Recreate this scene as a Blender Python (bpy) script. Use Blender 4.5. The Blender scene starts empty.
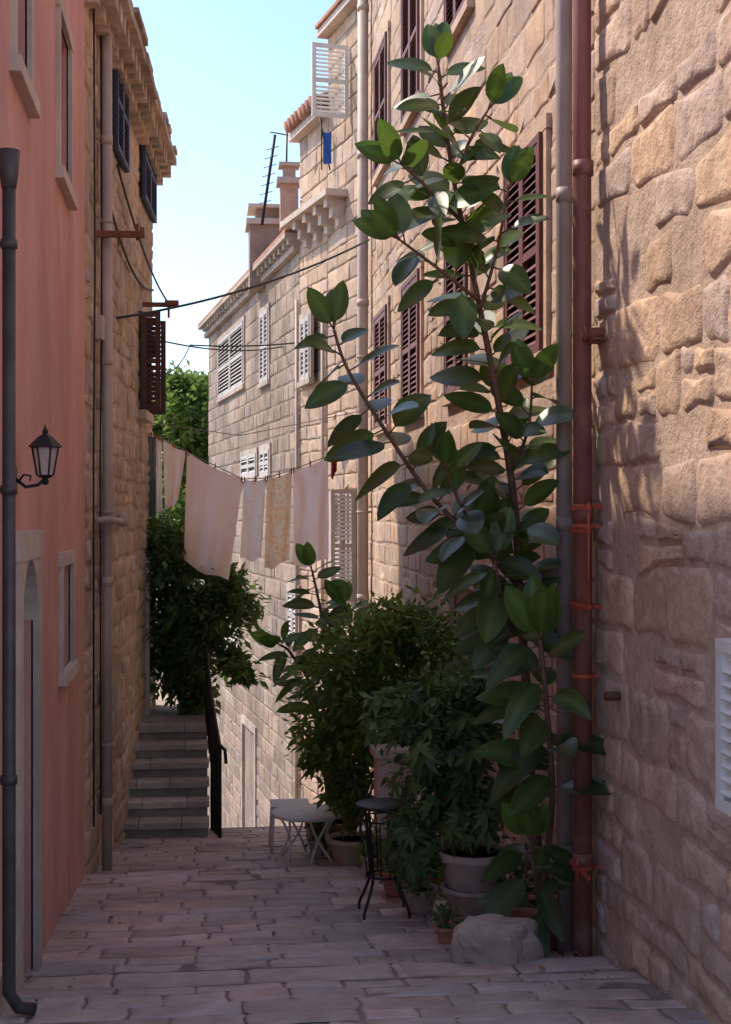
import bpy, math, random
from mathutils import Vector, Matrix, noise
R = random.Random(7)
sc = bpy.context.scene
F=1422.0; CX=365.5; HOR=512.0; TH=math.atan(165.5/1422)
ST,CT=math.sin(TH),math.cos(TH)
# --- survey helper: photo measurements -> metric world positions on real surfaces
def at(px,py,t):
    u=(px-CX)/F
    return Vector((t*(ST+u*CT), t*(CT-u*ST), t*(HOR-py)/F))
# ---------------------------------------------------------------- mesh builder
class MB:
    def __init__(s): s.v=[];s.f=[];s.m=[];s.c=[];s.sm=[]
    def add(s,vs,fs,mat=0,col=(1,1,1),smooth=False):
        o=len(s.v); s.v+= [tuple(x) for x in vs]
        if isinstance(col,list): s.c+=col
        else: s.c+=[col]*len(vs)
        for f in fs:
            s.f.append(tuple(i+o for i in f)); s.m.append(mat); s.sm.append(smooth)
    def boxM(s,M,size,mat=0,col=(1,1,1)):
        x,y,z=[a/2 for a in size]
        vs=[M@Vector(p) for p in [(-x,-y,-z),(x,-y,-z),(x,y,-z),(-x,y,-z),(-x,-y,z),(x,-y,z),(x,y,z),(-x,y,z)]]
        s.add(vs,[(0,3,2,1),(4,5,6,7),(0,1,5,4),(1,2,6,5),(2,3,7,6),(3,0,4,7)],mat,col)
    def box(s,c,size,mat=0,col=(1,1,1),rz=0):
        s.boxM(Matrix.Translation(Vector(c))@Matrix.Rotation(rz,4,'Z'),size,mat,col)
    def frame(s,O,a,b,n,la,lb,ln,mat=0,col=(1,1,1)):
        O=Vector(O);A=a*la;B=b*lb;N=n*ln
        vs=[O,O+A,O+A+B,O+B,O+N,O+A+N,O+A+B+N,O+B+N]
        s.add(vs,[(0,3,2,1),(4,5,6,7),(0,1,5,4),(1,2,6,5),(2,3,7,6),(3,0,4,7)],mat,col)
    def tube(s,pts,r,n=8,mat=0,col=(1,1,1)):
        pts=[Vector(p) for p in pts]; k=len(pts)
        rs=r if isinstance(r,(list,tuple)) else [r]*k
        up=Vector((0.13,0.21,1)).normalized(); vs=[];prev=None
        for i,p in enumerate(pts):
            d=(pts[min(i+1,k-1)]-pts[max(i-1,0)]).normalized()
            if prev is None:
                a=d.cross(up)
                if a.length<.2: a=d.cross(Vector((1,0.1,0)))
            else: a=prev-d*prev.dot(d)
            a.normalize(); prev=a; b=d.cross(a)
            for j in range(n):
                an=2*math.pi*j/n
                vs.append(p+(a*math.cos(an)+b*math.sin(an))*rs[i])
        fs=[]
        for i in range(k-1):
            for j in range(n):
                fs.append((i*n+j,i*n+(j+1)%n,(i+1)*n+(j+1)%n,(i+1)*n+j))
        fs.append(tuple(reversed(range(n)))); fs.append(tuple(range((k-1)*n,k*n)))
        s.add(vs,fs,mat,col,True)
    def lathe(s,c,prof,n=24,mat=0,col=(1,1,1)):
        c=Vector(c);vs=[];k=len(prof)
        for r,z in prof:
            for j in range(n):
                a=2*math.pi*j/n; vs.append(c+Vector((r*math.cos(a),r*math.sin(a),z)))
        fs=[(i*n+j,i*n+(j+1)%n,(i+1)*n+(j+1)%n,(i+1)*n+j) for i in range(k-1) for j in range(n)]
        fs.append(tuple(reversed(range(n)))); fs.append(tuple(range((k-1)*n,k*n)))
        s.add(vs,fs,mat,col,n>8)
    def build(s,name,mats,parent=None):
        me=bpy.data.meshes.new(name); me.from_pydata(s.v,[],s.f)
        for m in mats: me.materials.append(m)
        me.polygons.foreach_set('material_index',s.m)
        me.polygons.foreach_set('use_smooth',s.sm)
        ca=me.color_attributes.new('Col','FLOAT_COLOR','POINT')
        flat=[]
        for c in s.c: flat+= [c[0],c[1],c[2],1.0]
        ca.data.foreach_set('color',flat)
        me.update()
        ob=bpy.data.objects.new(name,me); sc.collection.objects.link(ob)
        if parent: ob.parent=parent
        return ob
def empty(name):
    e=bpy.data.objects.new(name,None); sc.collection.objects.link(e); return e
# ---------------------------------------------------------------- materials
def mk(name,c1,c2=None,scale=5,rough=.85,bump=.3,bscale=25,bdist=.01,metal=0,transl=0,coat=0,stain=.25,stretch=None,tcol=None,spec=.4,spots=None,ramp=(.36,.64)):
    m=bpy.data.materials.new(name); m.use_nodes=True; N=m.node_tree.nodes; L=m.node_tree.links
    b=N['Principled BSDF']; out=N['Material Output']
    tc=N.new('ShaderNodeTexCoord'); vec=tc.outputs['Object']
    if stretch:
        mp=N.new('ShaderNodeMapping'); mp.inputs['Scale'].default_value=stretch; L.new(vec,mp.inputs[0]); vec2=mp.outputs[0]
    else: vec2=vec
    n1=N.new('ShaderNodeTexNoise'); n1.inputs['Scale'].default_value=scale; n1.inputs['Detail'].default_value=5; n1.inputs['Roughness'].default_value=.65
    L.new(vec2,n1.inputs['Vector'])
    rp=N.new('ShaderNodeValToRGB'); rp.color_ramp.elements[0].position=ramp[0]; rp.color_ramp.elements[1].position=ramp[1]
    rp.color_ramp.elements[0].color=(*c1,1); rp.color_ramp.elements[1].color=(*(c2 or c1),1)
    L.new(n1.outputs['Fac'],rp.inputs[0])
    at_=N.new('ShaderNodeAttribute'); at_.attribute_name='Col'
    mx=N.new('ShaderNodeMix'); mx.data_type='RGBA'; mx.blend_type='MULTIPLY'; mx.inputs[0].default_value=1
    L.new(rp.outputs[0],mx.inputs[6]); L.new(at_.outputs['Color'],mx.inputs[7])
    res=mx.outputs[2]
    if stain:
        n2=N.new('ShaderNodeTexNoise'); n2.inputs['Scale'].default_value=.9; n2.inputs['Detail'].default_value=4
        L.new(vec2,n2.inputs['Vector'])
        mr=N.new('ShaderNodeMapRange'); mr.inputs[1].default_value=.35; mr.inputs[2].default_value=.65; mr.inputs[3].default_value=1-stain; mr.inputs[4].default_value=1.0
        L.new(n2.outputs['Fac'],mr.inputs[0])
        mx2=N.new('ShaderNodeMix'); mx2.data_type='RGBA'; mx2.blend_type='MULTIPLY'; mx2.inputs[0].default_value=1
        L.new(mx.outputs[2],mx2.inputs[6]); L.new(mr.outputs[0],mx2.inputs[7]); res=mx2.outputs[2]
    if spots:
        n4=N.new('ShaderNodeTexNoise'); n4.inputs['Scale'].default_value=spots[0]; n4.inputs['Detail'].default_value=6; n4.inputs['Roughness'].default_value=.7
        L.new(vec,n4.inputs['Vector'])
        r4=N.new('ShaderNodeMapRange'); r4.inputs[1].default_value=.53; r4.inputs[2].default_value=.68; r4.inputs[3].default_value=0; r4.inputs[4].default_value=spots[1]
        L.new(n4.outputs['Fac'],r4.inputs[0])
        mx3=N.new('ShaderNodeMix'); mx3.data_type='RGBA'; L.new(r4.outputs[0],mx3.inputs[0]); L.new(res,mx3.inputs[6]); mx3.inputs[7].default_value=(*spots[2],1); res=mx3.outputs[2]
    L.new(res,b.inputs['Base Color'])
    b.inputs['Roughness'].default_value=rough; b.inputs['Metallic'].default_value=metal
    b.inputs['Specular IOR Level'].default_value=spec
    b.inputs['Coat Weight'].default_value=coat
    b.inputs['Coat Roughness'].default_value=.3
    if bump:
        n3=N.new('ShaderNodeTexNoise'); n3.inputs['Scale'].default_value=bscale; n3.inputs['Detail'].default_value=5; n3.inputs['Roughness'].default_value=.7
        L.new(vec,n3.inputs['Vector'])
        bp=N.new('ShaderNodeBump'); bp.inputs['Strength'].default_value=bump; bp.inputs['Distance'].default_value=bdist
        L.new(n3.outputs['Fac'],bp.inputs['Height']); L.new(bp.outputs[0],b.inputs['Normal'])
    if transl:
        t=N.new('ShaderNodeBsdfTranslucent'); ms=N.new('ShaderNodeMixShader'); ms.inputs[0].default_value=transl
        if tcol: t.inputs['Color'].default_value=(*tcol,1)
        else: L.new(res,t.inputs['Color'])
        L.new(b.outputs[0],ms.inputs[1]); L.new(t.outputs[0],ms.inputs[2]); L.new(ms.outputs[0],out.inputs[0])
    return m
SPT=(2.6,.5,(.32,.22,.16))
M_rub=mk('rubble_stone',(.48,.325,.24),(.68,.50,.385),6,.9,1.0,11,.028,stain=.2,spots=SPT)
M_ash=mk('ashlar_stone',(.54,.375,.27),(.69,.50,.38),6,.88,.7,20,.014,stain=.28,spots=(2.2,.5,(.40,.26,.18)))
M_mort=mk('mortar',(.50,.355,.27),(.65,.485,.38),6,.95,1.0,13,.03,stain=.22,spots=SPT)
M_old=mk('old_stone',(.46,.34,.25),(.67,.52,.41),5,.9,.8,14,.02,stain=.3,spots=(2.0,.7,(.74,.62,.52)))
M_oldm=mk('old_mortar',(.52,.40,.31),(.68,.55,.45),6,.95,.9,16,.03,stain=.3,spots=(2.0,.7,(.74,.62,.52)))
M_farm=mk('dark_mortar',(.28,.21,.17),(.36,.28,.23),7,.95,.8,22,.02,stain=.3)
M_grey=mk('weathered_stone',(.31,.225,.175),(.45,.34,.27),4,.9,.5,18,.012,stain=.35,spots=(1.5,.5,(.2,.15,.12)))
M_step=mk('step_stone',(.42,.33,.28),(.58,.47,.40),4,.85,.5,18,.012,stain=.3)
M_trim=mk('limestone_trim',(.60,.48,.40),(.72,.60,.51),6,.8,.4,22,.01,stain=.25)
M_pink=mk('pink_stucco',(.66,.325,.28),(.77,.40,.345),2.0,.92,.7,40,.006,stain=.18,stretch=(1,1,.5),spots=(1.2,.25,(.8,.5,.44)))
M_pave=mk('paving_stone',(.52,.385,.345),(.70,.55,.50),5,.62,.6,14,.010,stain=.28,spots=(3.5,.45,(.36,.26,.23)))
M_joint=mk('paving_joint',(.26,.19,.17),(.36,.28,.25),12,.95,.5,40,.01)
M_grnd=mk('earth',(.2,.17,.11),(.28,.24,.16),.5,.95,0)
M_redw=mk('red_brown_paint',(.14,.036,.028),(.21,.062,.045),8,.55,.1,40,.003,stain=.2)
M_dark=mk('dark_interior',(.012,.01,.01),(.02,.016,.014),4,.7,0)
M_blue=mk('blue_paint',(.03,.045,.10),(.05,.07,.14),8,.6,.1,40,.003)
M_brown=mk('brown_wood',(.08,.035,.02),(.14,.065,.038),8,.6,.2,40,.003)
M_white=mk('white_paint',(.74,.70,.66),(.82,.79,.75),8,.5,.1,40,.003,stain=.12)
M_greyp=mk('grey_shutter_paint',(.50,.45,.43),(.58,.53,.5),8,.6,.1,40,.003)
M_zinc=mk('zinc_pipe',(.38,.29,.27),(.48,.39,.36),6,.55,.1,40,.003,stretch=(1,1,.4),spots=(4,.4,(.3,.22,.2)))
M_copper=mk('brown_pipe',(.19,.065,.053),(.28,.11,.085),6,.5,.1,40,.003,stretch=(1,1,.3),spots=(4,.6,(.35,.2,.16)))
M_redclamp=mk('red_clamp_paint',(.45,.07,.04),(.55,.11,.06),8,.5,.1,40,.003)
M_cream=mk('cream_pipe',(.52,.40,.33),(.62,.49,.41),6,.6,.1,40,.003)
M_dpipe=mk('dark_pipe',(.07,.062,.06),(.12,.108,.10),6,.45,.1,40,.003,metal=.2)
M_iron=mk('wrought_iron',(.02,.019,.019),(.035,.032,.03),8,.5,.2,60,.002,metal=.4)
M_rust=mk('rusty_iron',(.20,.07,.035),(.30,.11,.06),12,.8,.4,60,.003)
M_tile=mk('terracotta',(.45,.19,.12),(.58,.28,.19),6,.85,.4,30,.004)
M_pot=mk('pale_clay',(.52,.36,.30),(.66,.50,.43),6,.8,.3,30,.004,spots=(6,.5,(.3,.22,.18)))
M_soil=mk('soil',(.05,.035,.025),(.09,.06,.04),20,.95,.8,40,.02)
M_rleaf=mk('rubber_leaf',(.030,.056,.020),(.052,.088,.028),5,.38,.15,10,.006,transl=.22,tcol=(.20,.34,.05),coat=.12,stain=.3,spec=.35)
M_leaf=mk('shrub_leaf',(.10,.165,.035),(.16,.24,.05),4,.5,0,transl=.35,tcol=(.28,.40,.07),stain=0)
M_dleaf=mk('dark_leaf',(.055,.105,.032),(.095,.155,.05),4,.5,0,transl=.3,tcol=(.15,.26,.05),stain=0)
M_tleaf=mk('tree_leaf',(.09,.15,.03),(.13,.20,.045),2,.6,0,transl=.4,tcol=(.25,.36,.08),stain=0)
M_dry=mk('dry_leaf',(.22,.12,.05),(.34,.2,.09),9,.8,0,stain=0)
M_stem=mk('green_stem',(.14,.10,.06),(.21,.15,.1),12,.8,.5,50,.004)
M_rstem=mk('rubber_stem',(.13,.06,.042),(.21,.125,.08),12,.7,.4,50,.004)
M_bark=mk('bark',(.11,.08,.055),(.17,.13,.095),10,.9,.8,30,.01)
M_clothp=mk('pink_cloth',(.95,.79,.75),(.96,.84,.80),3,.9,0,90,.002,transl=.42,stain=.04)
M_clothy=mk('cream_cloth',(.95,.83,.66),(.92,.62,.36),22,.9,0,90,.002,transl=.42,stain=.04,ramp=(.46,.60))
M_clothw=mk('white_cloth',(.95,.89,.86),(.90,.68,.64),30,.9,0,90,.002,transl=.42,stain=.04,ramp=(.54,.66))
M_clothd=mk('teal_cloth',(.05,.14,.14),(.3,.4,.38),9,.9,0,90,.002,transl=.2,stretch=(6,6,.1))
M_clothr=mk('red_cloth',(.5,.04,.05),(.55,.08,.08),9,.9,0)
M_cable=mk('black_cable',(.02,.018,.018),(.03,.028,.028),9,.6,0)
M_rope=mk('rope',(.45,.4,.36),(.5,.45,.4),9,.8,0)
M_flag=mk('blue_cloth',(.03,.10,.42),(.04,.14,.5),9,.8,0,transl=.2)
def glassmat():
    m=bpy.data.materials.new('lantern_glass'); m.use_nodes=True; b=m.node_tree.nodes['Principled BSDF']
    b.inputs['Base Color'].default_value=(.75,.72,.66,1); b.inputs['Roughness'].default_value=.25; b.inputs['Transmission Weight'].default_value=.6
    return m
M_glass=glassmat()
# ---------------------------------------------------------------- walls
class W:
    def __init__(s,P0,P1,side):
        s.P=Vector((P0[0],P0[1],0)); d=Vector((P1[0]-P0[0],P1[1]-P0[1],0)); s.L=d.length; s.d=d.normalized()
        s.n=Vector((s.d.y,-s.d.x,0))*side
    def pt(s,a,z,h=0): return s.P+s.d*a+s.n*h+Vector((0,0,z))
    def hit(s,px,py,h=0):
        u=(px-CX)/F; r=Vector((ST+u*CT,CT-u*ST,0)); q=s.P+s.n*h
        den=r.dot(s.n); t=q.dot(s.n)/den; p=r*t
        return ((p-q).dot(s.d), t*(HOR-py)/F)
UZ=Vector((0,0,1))
def wbox(mb,w,s0,s1,z0,z1,h0,h1,mat=0,col=(1,1,1)):
    mb.frame(w.pt(s0,z0,h0),w.d,UZ,w.n,s1-s0,z1-z0,h1-h0,mat,col)
def base_wall(mb,w,s0,s1,z0,z1,ops,rec=.18,mat=0,pmat=1,h=0):
    xs=sorted({s0,s1,*[o[0] for o in ops],*[o[1] for o in ops]}); zs=sorted({z0,z1,*[o[2] for o in ops],*[o[3] for o in ops]})
    for a,b in zip(xs,xs[1:]):
        for c,d in zip(zs,zs[1:]):
            if any(o[0]<=a+1e-6 and o[1]>=b-1e-6 and o[2]<=c+1e-6 and o[3]>=d-1e-6 for o in ops): continue
            mb.add([w.pt(a,c,h),w.pt(b,c,h),w.pt(b,d,h),w.pt(a,d,h)],[(0,1,2,3)],mat)
    for a,b,c,d in ops:
        p=[w.pt(a,c,h),w.pt(b,c,h),w.pt(b,d,h),w.pt(a,d,h)]; q=[w.pt(a,c,h-rec),w.pt(b,c,h-rec),w.pt(b,d,h-rec),w.pt(a,d,h-rec)]
        mb.add(p+q,[(0,1,5,4),(1,2,6,5),(2,3,7,6),(3,0,4,7)],mat)
        mb.add(q,[(0,1,2,3)],pmat)
def stones(mb,mapf,s0,s1,t0,t1,rh,sw,ops=(),gap=.02,rag=.02,rnd=.25,proud=.02,bev=.02,hj=.012,wav=.0,mat=0,tone=(.75,1.15),hue=.06,seed=1,split=.0,skip=0.0):
    r=random.Random(seed); rows=[t0]
    while rows[-1]<t1-1e-4:
        h=r.uniform(*rh); nx=rows[-1]+h
        if nx>t1-rh[0]*.6: nx=t1
        rows.append(nx)
    wl=lambda i,s: rows[i]+(wav*noise.noise(Vector((s*1.3,i*7.7,seed*3.1)))*2 if 0<i<len(rows)-1 else 0)
    def stone(q):
        cs=sum(q[0] for q in q)/4,sum(a[1] for a in q)/4
        w_=min(abs(q[1][0]-q[0][0]),abs(q[3][1]-q[0][1]),abs(q[2][1]-q[1][1]))
        if w_<.05: return
        out=[]; g=gap/2; rg=min(rag,w_*.09)
        for k in range(4):
            c=q[k];pv=q[k-1];nx=q[(k+1)%4]
            sx=1 if cs[0]>c[0] else -1; sy=1 if cs[1]>c[1] else -1
            c=(c[0]+sx*g,c[1]+sy*g)
            rr=w_*rnd*r.uniform(.5,1.2)
            e1=((pv[0]-c[0]),(pv[1]-c[1])); l=math.hypot(*e1); e1=(e1[0]/l*rr,e1[1]/l*rr)
            e2=((nx[0]-c[0]),(nx[1]-c[1])); l=math.hypot(*e2); e2=(e2[0]/l*rr,e2[1]/l*rr)
            for p in ((c[0]+e1[0],c[1]+e1[1]),(c[0]+(e1[0]+e2[0])*.28,c[1]+(e1[1]+e2[1])*.28),(c[0]+e2[0],c[1]+e2[1])):
                out.append((p[0]+r.uniform(-rg,rg)*.5,p[1]+r.uniform(-rg,rg)*.5))
            m_=((c[0]+nx[0])/2,(c[1]+nx[1])/2)
            gx=(cs[0]-m_[0]); gy=(cs[1]-m_[1]); l=math.hypot(gx,gy) or 1
            out.append((m_[0]+gx/l*g+r.uniform(-rg,rg)*.7,m_[1]+gy/l*g+r.uniform(-rg,rg)*.7))
        n=len(out); hh=max(.0008,proud+r.uniform(-hj,hj))
        tl=[r.uniform(-hj,hj)*.5 for _ in range(2)]
        vs=[];ring2=[];ring3=[]
        for (x,y) in out:
            vs.append(mapf(x,y,-.004))
            dx,dy=cs[0]-x,cs[1]-y; l=math.hypot(dx,dy) or 1; k=min(bev,l*.4)/l; k2=min(bev*2+.012,l*.7)/l
            hx=tl[0]*(-dx/l)+tl[1]*(-dy/l)
            ring2.append(mapf(x+dx*k,y+dy*k,max(.0006,hh+hx)))
            ring3.append(mapf(x+dx*k2,y+dy*k2,max(.0008,hh+hx*.9+r.uniform(0,.25)*hj)))
        vs+=ring2+ring3+[mapf(cs[0],cs[1],hh+r.uniform(0,.6)*hj)]
        fs=[]
        for j in range(n):
            k=(j+1)%n
            fs+= [(j,k,n+k,n+j),(n+j,n+k,2*n+k,2*n+j),(2*n+j,2*n+k,3*n)]
        t=r.uniform(*tone); u=r.uniform(-hue,hue)
        mb.add(vs,fs,mat,(t*(1+u*.6),t,t*(1-u*1.2)),True)
    for i in range(len(rows)-1):
        z0,z1=rows[i],rows[i+1]
        iv=[(s0,s1)]
        for o in ops:
            if o[2]<z1-.02 and o[3]>z0+.02:
                nv=[]
                for a,b in iv:
                    if o[1]<=a or o[0]>=b: nv.append((a,b))
                    else:
                        if o[0]>a: nv.append((a,o[0]))
                        if o[1]<b: nv.append((o[1],b))
                iv=nv
        for a,b in iv:
            x=a
            while x<b-1e-4:
                nx=x+r.uniform(*sw)
                if nx>b-sw[0]*.6: nx=b
                if r.random()<skip: x=nx; continue
                q=[(x,wl(i,x)),(nx,wl(i,nx)),(nx,wl(i+1,nx)),(x,wl(i+1,x))]
                if r.random()<split and (z1-z0)>.2:
                    f=r.uniform(.4,.6); ma=q[0][1]+(q[3][1]-q[0][1])*f; mb_=q[1][1]+(q[2][1]-q[1][1])*f
                    stone([q[0],q[1],(nx,mb_),(x,ma)]); 
                    if nx-x>.35:
                        g=x+(nx-x)*r.uniform(.35,.65); mg=(ma+mb_)/2; tp=(q[2][1]+q[3][1])/2
                        stone([(x,ma),(g,mg),(g,tp),q[3]]); stone([(g,mg),(nx,mb_),q[2],(g,tp)])
                    else: stone([(x,ma),(nx,mb_),q[2],q[3]])
                else: stone(q)
                x=nx
def surround(mb,w,s0,s1,z0,z1,t=.12,p0=-.01,p1=.05,mat=0,sill=True):
    wbox(mb,w,s0-t,s0,z0,z1,p0,p1,mat); wbox(mb,w,s1,s1+t,z0,z1,p0,p1,mat,(.93,.93,.93))
    wbox(mb,w,s0-t-.02,s1+t+.02,z1,z1+t,p0,p1+.004,mat)
    if sill: wbox(mb,w,s0-t-.03,s1+t+.03,z0-.08,z0,p0,p1+.03,mat)
def shutter(mb,O,a,n,w_,h,mat=0,th=.035,fr=.055,pitch=.055):
    O=Vector(O)
    mb.frame(O,a,UZ,n,fr,h,th,mat); mb.frame(O+a*(w_-fr),a,UZ,n,fr,h,th,mat)
    for z in (0,h*.5-fr/2,h-fr): mb.frame(O+a*fr+UZ*z+n*.002,a,UZ,n,w_-2*fr,fr,th-.004,mat)
    z=fr
    up=(UZ*.8-n*.6).normalized(); nn=(n*.8+UZ*.6).normalized()
    while z<h-fr-.02:
        if not(h*.5-fr/2-.04<z<h*.5+fr/2): mb.frame(O+a*fr+UZ*z+n*(th-.006),a,up,nn,w_-2*fr,.045,.006,mat)
        z+=pitch
# ground profile
SEG=[(0,-1.50,7.05,-2.33),(7.05,-2.40,7.6,-2.43),(7.6,-2.49,11.7,-2.93),(11.7,-3.00,15.4,-3.40)]
def gz(Y):
    for a,za,b,zb in SEG:
        if a<=Y<=b: return za+(zb-za)*(Y-a)/(b-a)
    return -3.4
YE=4.2   # walls stop here; unseen open square added behind to light the alley
# ================================================================ GROUND
mb=MB(); mb.add([(-900,-900,-9.2),(900,-900,-9.2),(900,900,-9.2),(-900,900,-9.2)],[(0,1,2,3)]); mb.build('ground',[M_grnd])
mb=MB(); mb.box((0,-17.5,-2.01),(46,35,1.0),0)
mb.build('added_bounce_pavement',[M_pave])  # unseen pale paving, added to bounce sunlight into the alley
mb=MB()
segs=list(SEG); y=15.4; z=-3.40
for i in range(11):
    z-=.17; segs.append((y,z,y+.3,z-.005)); y+=.3
segs.append((y,z-.17,45,-8.3))
xl,xr=-1.0,2.3
for i,(a,za,b,zb) in enumerate(segs):
    X0,X1=(xl,xr) if b<15.5 else (.1 if b<20 else -4,3.2)
    mb.add([(X0,a,za-.010),(X1,a,za-.010),(X1,b,zb-.010),(X0,b,zb-.010)],[(0,1,2,3)],1)
    if i==0:
        zm=za+(zb-za)*YE/b
        for u0,u1 in ((-23,xl),(xr,23)): mb.add([(u0,a,za-.013),(u1,a,za-.013),(u1,YE,zm-.013),(u0,YE,zm-.013)],[(0,1,2,3)],0)  # side strips of the added, unseen light-bouncing square
    if i<len(segs)-1:
        zn=segs[i+1][1]
        mb.add([(X0,b-.004,zb-.002),(X1,b-.004,zb-.002),(X1,b-.004,zn-.05),(X0,b-.004,zn-.05)],[(0,1,2,3)],1)
    mf=lambda s,t,h,a=a,za=za,b=b,zb=zb: Vector((s,t,za+(zb-za)*(t-a)/(b-a)+h-.006+.014*noise.noise(Vector((s*1.2,t*1.2,3)))))
    if i==1: stones(mb,mf,X0,X1,a,b,(.27,.28),(.45,.9),gap=.012,rag=.016,rnd=.10,proud=.004,bev=.012,hj=.004,wav=.015,tone=(.8,1.12),seed=20+i)
    elif i<4: stones(mb,mf,X0,X1,max(a,1.5),b,(.17,.30),(.22,.62),gap=.012,rag=.02,rnd=.12,proud=.004,bev=.010,hj=.006,wav=.025,tone=(.74,1.14),hue=.07,seed=20+i)
    elif b<20: stones(mb,mf,X0,X1,a,b,(.3,.3),(.4,.8),gap=.012,rag=.01,rnd=.08,proud=.004,bev=.012,hj=.003,seed=40+i)
mb.build('paved_street',[M_pave,M_joint])
# small stone staircase to landing
SX0,SX1=-1.0,.08
mb=MB(); z0=gz(14.6)
for i in range(6):
    Y=14.6+.27*i; zt=z0+.155*(i+1)
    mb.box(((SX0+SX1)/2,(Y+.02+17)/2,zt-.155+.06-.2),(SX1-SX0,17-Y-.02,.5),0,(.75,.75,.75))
    x=SX0
    while x<SX1-.01:
        w_=R.uniform(.3,.55); nx=min(x+w_,SX1+.02)
        if SX1-nx<.2: nx=SX1+.02
        t=R.uniform(1.0,1.35)
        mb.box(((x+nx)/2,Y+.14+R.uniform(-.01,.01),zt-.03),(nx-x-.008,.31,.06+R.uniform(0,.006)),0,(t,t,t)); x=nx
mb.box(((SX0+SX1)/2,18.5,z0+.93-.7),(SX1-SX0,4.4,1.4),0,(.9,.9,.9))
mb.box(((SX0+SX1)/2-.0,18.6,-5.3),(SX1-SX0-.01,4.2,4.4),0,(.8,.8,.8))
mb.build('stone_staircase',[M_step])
ZL=z0+.93
# ================================================================ RIGHT STONE HOUSE (A)
A=W((2.2,-8),(2.2,18.7),-1); HA=7.2
assert A.n.x<0
hA=empty('stone_house')
def SH(w,px,h=0): return w.hit(px,500,h)[0]
sB=SH(A,596)
wins=[]
wz0,wz1=1.02,2.42
wl=[(SH(A,548),SH(A,511))]
for p0,p1 in ((472,450),(423,406),(390,378)): wl.append((SH(A,p0),SH(A,p1)))
for a,b in wl: wins.append((a,b,wz0,wz1))
up=[(b,c,4.15,5.6) for b,c in wl]
wins2=wins+up
ds0,ds1=SH(A,484),SH(A,455)
door=(ds0,ds1,-3.4,-.62)
exp=[(a-.10,b+.10,c-.08,d+.10) for a,b,c,d in wins2]+[(door[0]-.16,door[1]+.16,door[2],door[3]+.2)]
mb=MB(); base_wall(mb,A,YE+8,A.L,-9,HA,[door],.3,0,1)
mfA=lambda s,t,h: A.pt(s,t,h)
mfR=lambda s,t,h: A.pt(s,t,h+.012+.012*noise.noise(Vector((s*2.2,t*2.2,0))) if h>0 else h)
stones(mb,mfR,YE+8,sB,-3.6,4.6,(.16,.36),(.26,.75),gap=.022,rag=.035,rnd=.24,proud=.0,bev=.024,hj=.009,wav=.055,mat=2,tone=(.86,1.16),hue=.10,seed=3,split=.24,skip=.10)
stones(mb,mfA,sB,A.L-.01,-4.2,6.9,(.17,.31),(.24,.64),ops=exp,gap=.014,rag=.014,rnd=.10,proud=.005,bev=.012,hj=.005,wav=.014,mat=3,tone=(.82,1.15),hue=.09,seed=5,split=.06,skip=.01)
mb.frame((2.21,YE,-9),Vector((1,0,0)),UZ,Vector((0,1,0)),7,9+HA,18.69-YE,0)
mb.build('walls',[M_mort,M_brown,M_rub,M_ash],hA)
mb=MB()
for a,b,c,d in wins2: surround(mb,A,a,b,c,d,.09,-.01,.035)
surround(mb,A,door[0],door[1],door[2],door[3],.15,-.01,.05,sill=False)
mb.build('window_surrounds',[M_ash],hA)
mb=MB()
for k,(a,b,c,d) in enumerate(wins2):
    wbox(mb,A,a,b,c,d,0.002,.012,1)
    wbox(mb,A,a,a+.05,c,d,.012,.06); wbox(mb,A,b-.05,b,c,d,.012,.06); wbox(mb,A,a+.05,b-.05,d-.05,d,.012,.058)
    w_=(b-a-.1)/2
    shutter(mb,A.pt(a+.052,c+.01,.02),A.d,A.n,w_-.003,d-c-.07,0)
    shutter(mb,A.pt(a+.053+w_,c+.01,.02),A.d,A.n,w_-.003,d-c-.07,0)
mb.build('window_shutters',[M_redw,M_dark],hA)
mb=MB(); mb.box((5.6,(YE+18.7)/2,HA+.06),(7.4,18.7-YE+.3,.12),0); mb.box((5.6,(YE+18.7)/2,HA+.2),(7.0,18.5-YE,.14),1)
mb.build('roof',[M_trim,M_tile],hA)
mb=MB(); a=SH(A,715,.09); b=a-.62
wbox(mb,A,b,a,-1.22,-.52,.0,.05)
wbox(mb,A,b-.0,a,-1.22,-1.17,.05,.09); wbox(mb,A,b,a,-.57,-.52,.05,.09); wbox(mb,A,a-.06,a,-1.17,-.57,.05,.088); wbox(mb,A,b,b+.06,-1.17,-.57,.05,.088)
z=-1.15
while z<-.6:
    mb.frame(A.pt(b+.06,z,.085),A.d,(UZ*.7-A.n*.7).normalized(),(A.n*.7+UZ*.7).normalized(),a-b-.12,.05,.008); z+=.055
mb.build('white_vent_shutter',[M_white],hA)
def pipe(name,w,px,zt,zb,r,mat,cm,h=.09,clz=()):
    s=SH(w,px,h); mb=MB()
    mb.tube([w.pt(s,zt,h),w.pt(s+.01,zt*.5+zb*.5,h+.004),w.pt(s,zb,h)],r,14,0)
    z=zb+.6
    while z<zt:
        mb.tube([w.pt(s,z-.04,h),w.pt(s,z+.04,h)],r*1.12,14,0); z+=1.9
    for z in clz:
        mb.tube([w.pt(s,z-.012,h),w.pt(s,z+.012,h)],r*1.2,14,1)
        wbox(mb,w,s-.012,s+.012,z-.012,z+.012,0,h,1)
    return mb.build(name,[mat,cm])
pipe('grey_downpipe',A,565,HA,gz(8.3),.048,M_zinc,M_redclamp,.10,())
pipe('brown_downpipe',A,583,HA,gz(8.0)+.02,.052,M_copper,M_redclamp,.11,(.03,-.08,-.52,-1.95,-.9))
mb=MB(); s=SH(A,583,.17)
for z in (-.50,-1.92,.02,-.1): wbox(mb,A,s-.14,s+.24,z-.010,z+.010,.168,.18)
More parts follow.
